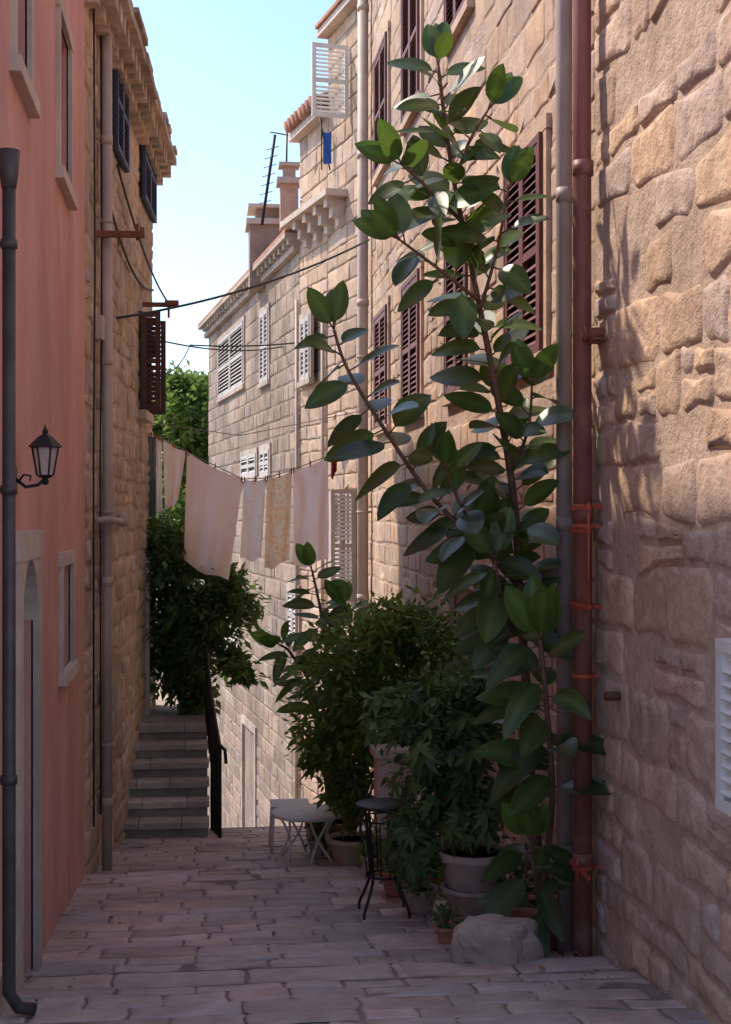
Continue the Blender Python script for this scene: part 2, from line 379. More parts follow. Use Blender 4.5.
mb.tube([A.pt(s-.11,-.52,.17),A.pt(s-.11,.05,.17)],.007,6); mb.tube([A.pt(s+.11,-2,.17),A.pt(s+.11,-1.88,.17)],.007,6)
mb.build('red_pipe_bracket',[M_redclamp])
mb=MB(); s=SH(A,606); z=A.hit(606,334)[1]
mb.tube([A.pt(s,z,-.02),A.pt(s,z,.12)],.035,12); mb.tube([A.pt(s,z,.11),A.pt(s,z,.13)],.045,12)
wbox(mb,A,s-.1,s+.1,z-.045,z-.03,0,.1); mb.build('clay_overflow_spout',[M_rust])
mb=MB(); s=SH(A,622); z=A.hit(622,696)[1]; mb.tube([A.pt(s,z,-.02),A.pt(s,z,.09)],.025,10); mb.build('clay_overflow_spout.001',[M_brown])
pipe('cream_downpipe',A,363,HA,-3.6,.07,M_cream,M_cream,.11,(2,0,-2))
# ================================================================ RIGHT B, C
pB0=(2.2,18.72); e=at(300,500,22.0); pB1=(e.x,e.y)
B=W(pB0,pB1,-1)
e2=at(209,500,33.0); C=W(pB1,(e2.x,e2.y),-1)
hB=empty('balcony_house'); mb=MB()
ZB=5.75; sb1=SH(B,328); ZB1=6.85
mb.frame(B.pt(0.01,-9,-.01),B.d,UZ,-B.n,sb1-.01,9+ZB1,6,0)
mb.frame(B.pt(sb1,-9,-.01),B.d,UZ,-B.n,B.L-sb1,9+ZB,6,0)
mB_=lambda s,t,h:B.pt(s,t,h)
stones(mb,mB_,0,sb1,-5,ZB1,(.2,.32),(.3,.6),gap=.014,rag=.014,rnd=.1,proud=.006,bev=.012,hj=.005,wav=.012,mat=2,seed=11)
stones(mb,mB_,sb1,B.L,-5,ZB,(.2,.32),(.3,.6),gap=.014,rag=.014,rnd=.1,proud=.006,bev=.012,hj=.005,wav=.012,mat=2,seed=12)
mb.build('walls',[M_mort,M_dark,M_ash],hB)
mb=MB()
wbox(mb,B,-.0,sb1+.05,ZB1,ZB1+.1,-.3,.16); wbox(mb,B,sb1+.01,B.L+.1,ZB-.02,ZB+.1,-.3,.16)
zc=4.25
for i in range(4):
    s=1.0+i*.55
    wbox(mb,B,s,s+.16,zc,zc+.12,0,.26); wbox(mb,B,s,s+.16,zc-.14,zc,0,.18); wbox(mb,B,s+.001,s+.159,zc-.26,zc-.14,0,.09)
wbox(mb,B,.85,B.L,zc+.12,zc+.21,0,.32)
mb.build('cornice_and_balcony',[M_trim],hB)
mb=MB(); s=sb1+.06
while s<B.L+.1:
    p0=B.pt(s,ZB+.15,.24); p1=B.pt(s,ZB+.95,-1.6); k=7
    for j in range(k):
        a=p0.lerp(p1,j/k); b=p0.lerp(p1,(j+1)/k+.02); t=R.uniform(.7,1.2)
        mb.tube([a+UZ*.015,b],[.1,.085],8,0,(t,t*R.uniform(.9,1.05),t))
    s+=.2
mb.frame(B.pt(sb1+.02,ZB+.12,.22),B.d,(B.pt(0,ZB+.95,-1.6)-B.pt(0,ZB+.15,.24)).normalized(),UZ,B.L-sb1,2.0,.02,0)
mb.frame(B.pt(0,ZB1+.11,.2),B.d,-B.n,UZ,sb1,3,.05,0)
mb.build('tile_roof',[M_tile],hB)
mb=MB()
shutter(mb,B.pt(SH(B,350),5.4,.03),B.n,-B.d,.52,1.0,0)
shutter(mb,B.pt(.30,-1.2,.04),B.d,B.n,.42,1.5,1); shutter(mb,B.pt(1.0,-1.2,.04),B.d,B.n,.5,1.5,1)
shutter(mb,B.pt(.3,-1.2,.08),B.n,-B.d,.34,1.5,1)
mb.build('shutters',[M_white,M_greyp],hB)
mb=MB(); b=at(330,170,20.3); mb.tube([b,b+Vector((-.15,0,.75))],.012,6); mb.tube([b-Vector((.12,0,0)),b+Vector((-.12,0,1.0))],.01,6)
mb.build('flag_pole',[M_iron]).parent=hB
mb=MB(); o=b+Vector((-.10,-.02,.08)); vs=[];fs=[]
for i in range(4):
    for j in range(6): vs.append(o+Vector((i*.04,.03*math.sin(i*2+j),j*.09)))
for i in range(3):
    for j in range(5): fs.append((i*6+j,(i+1)*6+j,(i+1)*6+j+1,i*6+j+1))
mb.add(vs,fs,0,smooth=True); mb.build('blue_flag',[M_flag])
# C
hC=empty('old_stone_house')
_,ZC=C.hit(240,308)
mb=MB(); mb.frame(C.pt(0,-9,-.01),C.d,UZ,-C.n,C.L,9+ZC,6,0)
cw=[]
for (p0,p1,ya,yb) in ((245,220,332,392),(270,262,312,382),(312,303,318,380),(258,243,455,477),(271,262,450,476),(240,226,600,650),(300,290,590,640)):
    s0_,s1_=SH(C,p0),SH(C,p1); pm=(p0+p1)/2
    cw.append((s0_,s1_,C.hit(pm,yb)[1],C.hit(pm,ya)[1]))
cd=(SH(C,256),SH(C,244),-7.2,C.hit(250,728)[1])
base_wall(mb,C,0,C.L,-9,ZC,[cd],.3,0,1,h=.002)
stones(mb,lambda s,t,h:C.pt(s,t,h),0,C.L,-7.5,ZC,(.22,.34),(.3,.75),ops=[(a-.1,b+.1,c-.09,d+.1) for a,b,c,d in cw]+[cd],gap=.016,rag=.014,rnd=.1,proud=.010,bev=.014,hj=.005,mat=2,seed=13,tone=(.72,1.15))
mb.build('walls',[M_farm,M_brown,M_grey],hC)
mb=MB()
for a,b,c,d in cw: surround(mb,C,a,b,c,d,.1,-.01,.04)
surround(mb,C,cd[0],cd[1],cd[2],cd[3],.14,-.01,.04,sill=False)
wbox(mb,C,0,C.L+.2,ZC,ZC+.1,-.2,.10); wbox(mb,C,0,C.L+.2,ZC+.2,ZC+.27,-.2,.24)
i=0
while i*.42<C.L: wbox(mb,C,i*.42,i*.42+.17,ZC+.1,ZC+.2,-.1,.18); i+=1
mb.build('cornice_and_surrounds',[M_step],hC)
mb=MB()
for k,(a,b,c,d) in enumerate(cw):
    wbox(mb,C,a,b,c,d,.004,.01,1); w_=(b-a)/2
    shutter(mb,C.pt(a,c,.02),C.d,C.n,w_-.01,d-c,0,fr=.07,pitch=.075); shutter(mb,C.pt(a+w_,c,.02),C.d,C.n,w_-.01,d-c,0,fr=.07,pitch=.075)
mb.build('shutters',[M_greyp,M_brown],hC)
mb=MB()
mb.frame(C.pt(0,ZC+.275,.24),C.d,(-C.n*.85+UZ*.5).normalized(),UZ,C.L+.2,4.5,.05,0)
mb.build('tile_roof',[M_tile],hC)
def chim(px,py,t,w_,h):
    p=at(px,py,t); mb=MB(); mb.box(p+UZ*(h/2),(w_,w_,h),0); mb.box(p+UZ*(h+.05),(w_+.12,w_+.12,.1),1); mb.box(p+UZ*(h+.2),(w_*.7,w_*.7,.2),0)
    mb.box(p+UZ*(h+.33),(w_+.05,w_+.05,.06),1); return mb
chim(270,290,25.5,.75,1.1).build('chimney',[M_grey,M_trim],hC); chim(289,230,24,.3,.75).build('chimney.001',[M_ash,M_trim],hC)
mb=MB(); a=at(262,225,24); b=at(275,135,24); mb.tube([a,b],.025,6); mb.tube([at(286,200,24),at(287,132,24)],.018,6)
mb.tube([at(270,132,24),at(292,136,24)],.012,5)
for i in range(7):
    f=.25+i*.1; p=a.lerp(b,f); mb.tube([p+Vector((-.12,0,-.03)),p+Vector((.1,0,.04))],.007,5)
mb.build('tv_antenna',[M_iron])
# ================================================================ PINK HOUSE
PK=W((-.92,-8),(-.92,11.6),1); assert PK.n.x>0
HP=4.55
hP=empty('pink_house')
def op(w,p0,p1,z0_,z1_): return (w.hit(p0,500)[0],w.hit(p1,500)[0],z0_,z1_)
pw=[op(PK,12,27,2.22,3.25),op(PK,57,68,2.22,3.25),op(PK,60,70,-1.06,-.36)]
pd=op(PK,17,33,-2.6,-.25)
mb=MB(); base_wall(mb,PK,YE+8,PK.L,-9,HP,pw+[pd],.13,0,1)
mb.frame((-1.12,YE,-9),Vector((-1,0,0)),UZ,Vector((0,1,0)),6,9+HP-.01,11.59-YE,0)
for s in (YE+8,PK.L): mb.add([PK.pt(s,-9,0),PK.pt(s,-9,-.3),PK.pt(s,HP,-.3),PK.pt(s,HP,0)],[(0,1,2,3)],0)
mb.build('walls',[M_pink,M_brown],hP)
mb=MB()
for a,b,c,d in pw:
    surround(mb,PK,a,b,c,d,.09,-.01,.028)
    wbox(mb,PK,(a+b)/2-.03,(a+b)/2+.03,c,d,-.12,-.09,1); wbox(mb,PK,a,b,(c+d)/2-.02,(c+d)/2+.02,-.118,-.088,1)
a,b,c,d=pd; surround(mb,PK,a,b,c,d,.15,-.01,.035,sill=False)
cxm=(a+b)/2; rr=(b-a)/2; N_=12
for i in range(N_):
    t0=math.pi*i/N_; t1=math.pi*(i+1)/N_
    p=[(cxm-rr*math.cos(t0),d-rr+rr*math.sin(t0)),(cxm-rr*math.cos(t1),d-rr+rr*math.sin(t1))]
    vs=[PK.pt(p[0][0],p[0][1],.03),PK.pt(p[1][0],p[1][1],.03),PK.pt(p[1][0],d+.001,.03),PK.pt(p[0][0],d+.001,.03),
        PK.pt(p[0][0],p[0][1],-.12),PK.pt(p[1][0],p[1][1],-.12)]
    mb.add(vs,[(0,1,2,3),(0,4,5,1)],0)
wbox(mb,PK,YE+8,a-.15,-9,-2.1+.0,-.01,.03)
mb.build('stone_trim',[M_trim,M_greyp],hP)
mb=MB(); ym=(YE+11.6)/2; mb.box((-4.1,ym,HP+.05),(6.4,11.6-YE+.1,.1),0); mb.build('roof',[M_tile],hP)
mb=MB(); h=.07; s=SH(PK,9,h)
gp=gz(6.6)
mb.tube([PK.pt(s,1.58,h),PK.pt(s,-1.0,h),PK.pt(s,gp+.12,h),PK.pt(s+.02,gp+.05,h+.04),PK.pt(s+.04,gp+.03,h+.11)],.030,12)
mb.tube([PK.pt(s,1.45,h),PK.pt(s,1.51,h),PK.pt(s,1.62,h)],[.033,.042,.05],12)
for z in (1.2,.1,-1.2): mb.tube([PK.pt(s,z-.02,h),PK.pt(s,z+.02,h)],.038,12); wbox(mb,PK,s-.01,s+.01,z-.01,z+.01,0,h)
mb.build('dark_downpipe',[M_dpipe])
mb=MB(); s,z=PK.hit(21,484); s-=.3
n=PK.n
mb.frame(PK.pt(s-.03,z-.04,0),PK.d,UZ,n,.06,.12,.015)
mb.tube([PK.pt(s,z+.02,.01),PK.pt(s,z-.02,.06),PK.pt(s,z-.01,.12),PK.pt(s,z+.02,.155)],.009,8)
cc=PK.pt(s,z,.155)
mb.tube([PK.pt(s,z+.0,.02),PK.pt(s,z+.04,.05),PK.pt(s,z+.035,.085),PK.pt(s,z+.01,.08)],.006,6)
mb.lathe(cc+UZ*.02,[(.008,-.03),(.02,-.015),(.014,0),(.035,.01),(.042,.018)],6)
mb.lathe(cc+UZ*.04,[(.038,0),(.062,.135)],6,1)
for j in range(6):
    an=2*math.pi*j/6; d_=Vector((math.cos(an),math.sin(an),0)); mb.tube([cc+UZ*.038+d_*.040,cc+UZ*.178+d_*.065],.005,5)
mb.lathe(cc+UZ*.175,[(.068,0),(.085,.004),(.07,.02),(.035,.055),(.012,.07),(.016,.08),(.006,.10),(.001,.115)],6)
mb.build('wall_lantern',[M_iron,M_glass])
# ================================================================ LEFT STONE HOUSE
LS=W((-.93,11.6),(-.59,17.8),1)
hL=empty('rubble_stone_house'); ZE=4.35
mb=MB(); mb.frame(LS.pt(0.0,-9,-.01),LS.d,UZ,-LS.n,LS.L,9+ZE,5,0)
base_wall(mb,LS,0,LS.L,-9,ZE,[],0,0,0)
mfl=lambda s,t,h:LS.pt(s,t,h+.010+.012*noise.noise(Vector((s*2.2,t*2.2,5))) if h>0 else h)
ldoor=(LS.hit(150,500)[0]-.55,LS.L-.12,ZL,ZL+1.75)
stones(mb,mfl,0,LS.L,-3.4,ZE-.1,(.15,.30),(.18,.5),ops=[(ldoor[0]-.1,ldoor[1]+.1,ldoor[2],ldoor[3]+.1)],gap=.022,rag=.03,rnd=.26,proud=.0,bev=.022,hj=.009,wav=.045,mat=1,tone=(.80,1.15),hue=.09,seed=17,split=.2,skip=.12)
mb.build('walls',[M_oldm,M_old],hL)
mb=MB(); i=0
while i*.33<LS.L+.1:
    s=i*.33+R.uniform(-.03,.03); w_=R.uniform(.15,.2)
    wbox(mb,LS,s,s+w_,ZE-.16,ZE,0,.22,0,(R.uniform(.8,1.15),)*3); wbox(mb,LS,s+.005,s+w_-.005,ZE-.26,ZE-.16,0,.12); i+=1
s=-.05
while s<LS.L+.1:
    w_=R.uniform(.3,.6); t=R.uniform(.8,1.15); wbox(mb,LS,s,min(s+w_,LS.L+.25)-.01,ZE,ZE+.08,-.3,.28+R.uniform(-.02,.03),0,(t,t,t)); s+=w_
for row in range(8):
    s=-.1
    while s<LS.L+.1:
        w_=R.uniform(.25,.5); h0=.26-row*.28; t=R.uniform(.7,1.1)
        mb.frame(LS.pt(s,ZE+.09+row*.15+R.uniform(0,.03),h0-.4+R.uniform(-.02,.04)),LS.d,LS.n,UZ,w_-.01,.42,R.uniform(.04,.07),0,(t,t,t)); s+=w_
mb.build('stone_slab_roof',[M_old],hL)
mb=MB()
def lop(p0,p1,ya,yb):
    s0_,s1_=SH(LS,p0),SH(LS,p1); pm=(p0+p1)/2; return (s0_,s1_,LS.hit(pm,yb)[1],LS.hit(pm,ya)[1])
for o in (lop(109,121,62,160),lop(138,150,130,210)):
    a,b,c,d=o; w_=(b-a)/2
    wbox(mb,LS,a,b,c,d,.03,.05,1)
    shutter(mb,LS.pt(a,c,.05),LS.d,LS.n,w_-.005,d-c,0); shutter(mb,LS.pt(a+w_,c,.05),LS.d,LS.n,w_-.005,d-c,0)
mb.build('blue_shutters',[M_blue,M_dark],hL)
mb=MB(); s,zz=LS.hit(138,410); z2=LS.hit(138,312)[1]
shutter(mb,LS.pt(s,zz,.03),LS.n,-LS.d,.22,z2-zz,0); shutter(mb,LS.pt(s+.75,zz,.03),LS.n,-LS.d,.22,z2-zz,0)
wbox(mb,LS,s+.04,s+.72,zz,z2,.03,.04,1); wbox(mb,LS,s-.1,s+.85,zz-.1,zz,.0,.1,2); wbox(mb,LS,s-.1,s+.85,z2,z2+.12,.0,.05,2)
mb.build('brown_shutters',[M_brown,M_dark,M_trim],hL)
mb=MB(); a,b,c,d=ldoor
surround(mb,LS,a,b,c,d,.1,0,.05,sill=False); wbox(mb,LS,a,b,c,d,.005,.02,1); mb.build('doorway',[M_trim,M_greyp],hL)
pipe('cream_downpipe.001',LS,107,ZE-.1,gz(12.6),.045,M_cream,M_cream,.09,(2.5,0,-2))
mb=MB(); s,z=LS.hit(95,234)
wbox(mb,LS,s-.03,s+.03,z-.025,z+.025,0,.42); wbox(mb,LS,s-.02,s+.02,z-.03,z+.06,.38,.42); mb.tube([LS.pt(s,z,.2),LS.pt(s,z-.1,.2)],.012,6); mb.tube([LS.pt(s,z+.09,.36),LS.pt(s,z-.05,.36)],.015,6)
mb.build('iron_bracket',[M_rust])
mb=MB(); s,z=LS.hit(138,305)
wbox(mb,LS,s-.02,s+.02,z-.02,z+.03,0,.42); mb.tube([LS.pt(s,z+.02,.34),LS.pt(s,z-.14,.34)],.015,6); wbox(mb,LS,s-.05,s+.05,z-.0,z+.05,.3,.45)
mb.build('iron_bracket.001',[M_rust])
mb=MB(); s,z=LS.hit(92,520); mb.tube([LS.pt(s,z,0),LS.pt(s,z,.14),LS.pt(s+.5,z-.02,.2)],.03,8); mb.lathe(LS.pt(s+.5,z-.06,.2),[(.03,0),(.06,.02),(.05,.1),(.02,.12)],12)
mb.build('floodlight',[M_cream])
mb=MB(); s,z=LS.hit(93,328); wbox(mb,LS,s-.08,s+.08,z-.1,z+.1,0,.09); mb.build('junction_box',[M_cream])
# ================================================================ CABLES
def cat(a,b,sag,n=16): 
    return [a.lerp(b,i/n)-UZ*(sag*4*(i/n)*(1-i/n)) for i in range(n+1)]
def cable(name,a,b,sag,r=.008,mat=M_cable):
    mb=MB(); mb.tube(cat(a,b,sag),r,6); return mb.build(name,[mat])
cable('overhead_cable',LS.pt(SH(LS,106),LS.hit(106,318)[1],.1),A.pt(SH(A,377),A.hit(377,240)[1],.1),.12,.013)
cable('overhead_cable.001',at(150,338,16.5),at(290,345,24),.12,.011)
cable('overhead_cable.002',at(158,372,16.5),at(190,345,22),.15,.009)
cable('overhead_cable.003',at(190,345,22),at(320,340,22),.05,.012)
mb=MB()
for px0 in (89,96,100):
    s=SH(LS,px0); mb.tube([LS.pt(s,4.2,.04),LS.pt(s+.03,2,.045),LS.pt(s-.02,.5,.04),LS.pt(s,-2.6,.04)],.009,6)
s,z=LS.hit(100,190); mb.tube(cat(LS.pt(s,z,.05),LS.pt(SH(LS,148),LS.hit(148,290)[1],.06),.25),.014,6)
s,z=LS.hit(112,165); mb.tube(cat(LS.pt(s,z,.05),LS.pt(SH(LS,150),LS.hit(150,300)[1],.2),.15),.012,6)
mb.build('wall_cables',[M_cable],hL)
mb=MB()
for px0,ya,yb in ((300,300,800),(326,300,640)):
    w0=C if px0<=300 else B
    mb.tube([w0.pt(SH(w0,px0),w0.hit(px0,ya)[1],.05),w0.pt(SH(w0,px0),w0.hit(px0,yb)[1],.05)],.03,8)
mb.build('wall_conduit',[M_cream])
# ================================================================ LAUNDRY
line=[(146,432,17.2),(165,440,16.9),(195,456,16.4),(243,479,16.0),(266,478,15.9),(292,470,15.8),(328,456,15.7),(380,425,15.9)]
lp=[at(*l) for l in line]
mb=MB(); mb.tube(lp,.006,6); mb.tube([p+Vector((0,.02,.12)) for p in [at(146,432,17.2),at(240,446,16.3),at(380,418,15.9)]],.005,5)
mb.build('clothes_line',[M_rope])
def lineat(px):
    for a,b in zip(line,line[1:]):
        if a[0]<=px<=b[0]:
            f=(px-a[0])/(b[0]-a[0]); return at(px,a[1]+(b[1]-a[1])*f,a[2]+(b[2]-a[2])*f)
def cloth(name,x0,x1,l0,l1,mat,bx=1.0,rip=.02,seed=0,shift=0):
    r=random.Random(seed); mb=MB(); nx,nz=28,30; vs=[]; ph=r.uniform(0,6)
    for i in range(nx+1):
        f=i/nx; p=lineat(x0+(x1-x0)*f); L_=l0+(l1-l0)*f
        p=p-UZ*(.03*math.sin(f*math.pi))
        mid=lineat((x0+x1)/2)
        for j in range(nz+1):
            g=j/nz
            q=Vector(p); c=mid+(p-mid)*(1-(1-bx)*g); q.x=c.x+shift*g; q.z=p.z-L_*g
            q.y+=rip*math.sin(f*9+ph+g*1.5)*(.3+g)+rip*.6*math.sin(f*21+ph*2+g*3)*g + .05*noise.noise(Vector((f*3,g*3,seed)))
            q.z+=.015*math.sin(f*9+ph)*g
            vs.append(q)
    fs=[(i*(nz+1)+j,(i+1)*(nz+1)+j,(i+1)*(nz+1)+j+1,i*(nz+1)+j+1) for i in range(nx) for j in range(nz)]
    mb.add(vs,fs,0,smooth=True)
    for f in (.02,.5,.98):
        p=lineat(x0+(x1-x0)*f); mb.box(p+UZ*(-.01),(.012,.03,.07),1)
    return mb.build(name,[mat,M_redclamp])
cloth('hanging_bed_sheet',187,243,1.27,1.13,M_clothp,.80,.035,1,-.10)
cloth('hanging_towel',244,266,.88,.90,M_clothw,.95,.02,2,-.05)
cloth('hanging_towel.001',267,292,1.02,.98,M_clothy,1.0,.025,3,-.03)
cloth('hanging_pillowcase',293,328,1.08,1.12,M_clothp,.98,.035,4,.01)
cloth('hanging_shirt',147,156,1.0,.95,M_clothd,1,.02,5,0)
cloth('hanging_shirt.001',163,186,.85,.55,M_clothp,.6,.03,6,-.03)
cloth('hanging_shirt.002',156,162,.9,.85,M_clothw,1,.02,9,0)
cloth('hanging_red_cloth',331,337,.28,.2,M_clothr,1,.01,7,0)
cloth('hanging_sock',341,350,.25,.2,M_clothw,.7,.01,8,0)
# ================================================================ PLANTS
def bigleaf(mb,base,d,nrm,L,Wd,droop,col,mat=0,pet=.05):
    d=d.normalized(); side=d.cross(nrm)
    if side.length<.05: side=d.cross(Vector((.3,.5,.8)))
    side.normalize(); n=side.cross(d).normalized()
    b=base+d*pet; mb.tube([base,b],.005,5,1)
    vs=[];cols=[];K=9; fold=R.uniform(.05,.35); tw=R.uniform(-.25,.25)
    for i in range(K+1):
        f=i/K; w_=Wd*.5*(math.sin(math.pi*min(1,f**.85))**.66)*(1-.10*f)
        if i==0: w_=.004
        if i==K: w_=.0015
        sd=(side+n*tw*f).normalized()
        c=b+d*(L*f)-UZ*(droop*L*f*f)
        for s_ in (-1,-.5,0,.5,1):
            vs.append(c+sd*(w_*s_)+n*(abs(s_)*w_*fold*(1.0 if abs(s_)<1 else .8)))
            q=1.8 if s_==0 else 1.0
            cols.append((col[0]*q,col[1]*q,col[2]*q))
    fs=[(i*5+j,i*5+j+1,(i+1)*5+j+1,(i+1)*5+j) for i in range(K) for j in range(4)]
    mb.add(vs,fs,mat,cols,True)
def smoothpath(P,n=8):
    out=[]
    for i in range(len(P)-1):
        p0=P[max(i-1,0)];p1=P[i];p2=P[i+1];p3=P[min(i+2,len(P)-1)]
        for k in range(n):
            t=k/n; out.append(.5*((2*p1)+(p2-p0)*t+(2*p0-5*p1+4*p2-p3)*t*t+(3*p1-p0-3*p2+p3)*t**3))
    out.append(P[-1]); return out
def leafystem(mb,P,r0,r1,start,sp,L,up=.45,face=.5,seed=0,xmax=2.14,droop=.15,wr=.5):
    r=random.Random(seed); pts=smoothpath([Vector(p) for p in P]); k=len(pts)
    mb.tube(pts,[r0+(r1-r0)*i/(k-1) for i in range(k)],8,1)
    ln=sum((b-a).length for a,b in zip(pts,pts[1:])); ang=r.uniform(0,6); s=start*ln
    cum=0
    for a,b in zip(pts,pts[1:]):
        seg=(b-a).length
        while s<cum+seg:
            f=(s-cum)/seg; p=a.lerp(b,f); t=(b-a).normalized(); e1=t.cross(Vector((0,1,.1))).normalized(); e2=t.cross(e1)
            ang+=2.4+r.uniform(-.4,.4)
            rad=e1*math.cos(ang)+e2*math.sin(ang)
            l=r.uniform(*L)*(1-.2*(s/ln)**4)
            rad.y*=.75
            d=(rad+t*up*r.uniform(.2,1.9)+Vector((0,0,r.uniform(-.45,.25)))).normalized()
            if (p+d*l).x>xmax: d.x=-abs(d.x)*.6 if r.random()<.5 else min(d.x,(xmax-p.x)/l); d.normalize()
            nr=(t*.5+UZ*.35+Vector((r.uniform(-.8,.5),-1,.2))*face*r.uniform(.4,2.0)).normalized()
            v=r.uniform(.55,1.6); yl=r.uniform(.9,1.35)
            bigleaf(mb,p,d,nr,l,l*wr*r.uniform(.85,1.1),r.uniform(0,droop*2),(v*yl,v*r.uniform(.95,1.1),v*.9),pet=r.uniform(.03,.08))
            s+=sp*r.uniform(.6,1.4)
        cum+=seg
    for i in range(4):
        an=r.uniform(0,6.28); d=(pts[-1]-pts[-2]).normalized()+Vector((math.cos(an),math.sin(an),0))*.5
        bigleaf(mb,pts[-1],d,Vector((-.3,-1,.2)),L[0],L[0]*.5,.05,(1.6,1.8,1.0))
mb=MB()
def P_(*l): return [at(*q) for q in l]
LL=(.24,.35)
kw=dict(face=.8,wr=.56)
leafystem(mb,P_((545,915,8.35),(532,800,8.35),(527,700,8.4),(520,600,8.4),(514,500,8.3),(496,390,8.2),(472,270,8.1),(452,170,8.0),(438,65,7.9)),.034,.010,.33,.032,LL,seed=1,**kw)
leafystem(mb,P_((522,590,8.38),(480,545,8.2),(430,495,8.1),(385,430,8.0),(348,370,7.9),(334,330,7.9)),.017,.008,.10,.046,LL,seed=2,up=.3,**kw)
leafystem(mb,P_((512,470,8.3),(528,430,8.2),(532,385,8.1)),.012,.007,.2,.08,LL,seed=3,**kw)
leafystem(mb,P_((480,310,8.1),(497,250,8.0),(508,190,7.9)),.012,.007,.2,.065,LL,seed=4,**kw)
leafystem(mb,P_((460,220,8.05),(430,190,7.9),(402,165,7.8)),.012,.007,.2,.055,LL,seed=5,**kw)
leafystem(mb,P_((478,300,8.1),(440,270,7.9),(400,240,7.8)),.012,.007,.25,.065,LL,seed=6,**kw)
leafystem(mb,P_((455,180,8.0),(470,140,7.95),(488,110,7.9)),.012,.007,.2,.065,LL,seed=16,**kw)
leafystem(mb,P_((505,540,8.3),(470,520,8.15),(445,470,8.0)),.012,.007,.2,.07,LL,seed=18,**kw)
leafystem(mb,P_((540,910,8.3),(552,800,8.0),(546,700,7.85),(540,640,7.8)),.02,.012,.45,.045,(.34,.46),seed=8,up=.25,face=.6,droop=.25,wr=.46)
leafystem(mb,P_((542,925,8.2),(535,880,8.0),(530,840,7.9)),.014,.008,.2,.05,(.26,.36),seed=9,up=.2,face=.6,droop=.3,wr=.45)
leafystem(mb,P_((527,640,8.4),(505,610,8.2),(495,560,8.1)),.014,.008,.1,.05,(.28,.38),seed=10,up=.2,face=.7,wr=.52)
pr=at(543,940,8.35); pr.z=gz(pr.y)
mb.lathe(pr,[(.11,0),(.16,.22),(.175,.22),(.175,.26),(.15,.26),(.145,.23)],24,2); mb.lathe(pr,[(.001,.22),(.148,.235)],16,3)
mb.build('rubber_plant',[M_rleaf,M_rstem,M_tile,M_soil])
def foliage(mb,blobs,ls,n,seed,mat=0,tone=(.6,1.4),spread=.16,elong=2.0,xmax=2.15):
    r=random.Random(seed)
    for (c,rad,wt) in blobs:
        cl=[]
        for _ in range(max(4,int(26*wt))):
            v=Vector((r.gauss(0,1),r.gauss(0,1),r.gauss(0,1))).normalized()*(r.uniform(.35,1.2))
            cl.append((Vector((c[0]+v.x*rad[0],c[1]+v.y*rad[1],c[2]+v.z*rad[2])),r.uniform(*tone),v))
        for _ in range(int(n*wt)):
            cc,t,v=r.choice(cl); sp=spread*sum(rad)/3*1.6
            p=cc+Vector((r.gauss(0,sp),r.gauss(0,sp),r.gauss(0,sp)))
            if p.x>xmax: p.x=xmax-r.uniform(0,.1)
            d=(Vector((r.gauss(0,.6),r.gauss(0,.6),r.gauss(0,.5)-.1))+v*.6).normalized()
            s_=d.cross(Vector((r.gauss(0,.5),r.gauss(0,.5),1))).normalized(); nn=s_.cross(d)
            l=ls*r.uniform(.6,1.3); w_=l/elong/2; k=t*r.uniform(.8,1.2)
            m_=p+d*l*.45-nn*w_*.3
            mb.add([p,m_+s_*w_,p+d*l-UZ*l*.12,m_-s_*w_,m_-nn*w_*.25],[(0,1,4),(1,2,4),(2,3,4),(3,0,4)],mat,(k*r.uniform(.9,1.25),k,k*.9))
def twigs(mb,base,blobs,n,seed,r0=.012,mat=1):
    r=random.Random(seed)
    for i in range(n):
        c,rad,_=r.choice(blobs); e=Vector((c[0]+r.uniform(-.6,.6)*rad[0],c[1]+r.uniform(-.6,.6)*rad[1],c[2]+r.uniform(-.4,.7)*rad[2]))
        b=Vector(base); m_=b.lerp(e,.45)+Vector((r.uniform(-.05,.05),r.uniform(-.05,.05),.1))
        mb.tube(smoothpath([b,m_,e],4),[r0*(1-.08*k) for k in range(9)],6,mat)
def pot(mb,c,r,h,mat,soil,rim=.03):
    mb.lathe(c,[(r*.68,0),(r*.72,.01),(r*.95,h-rim*1.6),(r*.97,h-rim*1.5),(r*1.08,h-rim*1.4),(r*1.08,h),(r*.95,h),(r*.92,h-.03)],28,mat)
    mb.lathe(c,[(.001,h-.035),(r*.94,h-.03)],20,soil)
def onground(px,py_guess,t):
    p=at(px,py_guess,t); p.z=gz(p.y); return p
def compound(mb,blobs,n,seed,ls=.1,fingers=7,mat=0):
    r=random.Random(seed)
    for _ in range(n):
        c,rad,_w=r.choice(blobs)
        v=Vector((r.gauss(0,1),r.gauss(0,1),r.gauss(0,1))).normalized()*r.uniform(.4,1.2)
        p=Vector((c[0]+v.x*rad[0],c[1]+v.y*rad[1],c[2]+v.z*rad[2]))
        if p.x>2.12: p.x=2.12-r.uniform(0,.1)
        nrm=(v*.8+UZ*.6+Vector((r.gauss(-.2,.5),r.gauss(-.4,.5),0))).normalized(); a=nrm.cross(Vector((r.random(),r.random(),.3))).normalized(); b=nrm.cross(a); k=r.uniform(.5,1.6)
        for i in range(fingers):
            an=(i/(fingers)-.5)*5.2; d=(a*math.cos(an)+b*math.sin(an)-nrm*.25).normalized(); l=ls*r.uniform(.7,1.15)*(1-.3*abs(i/fingers-.5)); s_=d.cross(nrm).normalized()*l*.18
            m_=p+d*l*.5
            mb.add([p,m_+s_,p+d*l-UZ*l*.2,m_-s_],[(0,1,2),(0,2,3)],mat,(k*1.1,k,k*.9))
bp=onground(474,925,9.15)
mb=MB(); pot(mb,bp+UZ*.0,.20,.24,2,3,.02); pot(mb,bp+UZ*.17,.225,.30,2,3,.04)
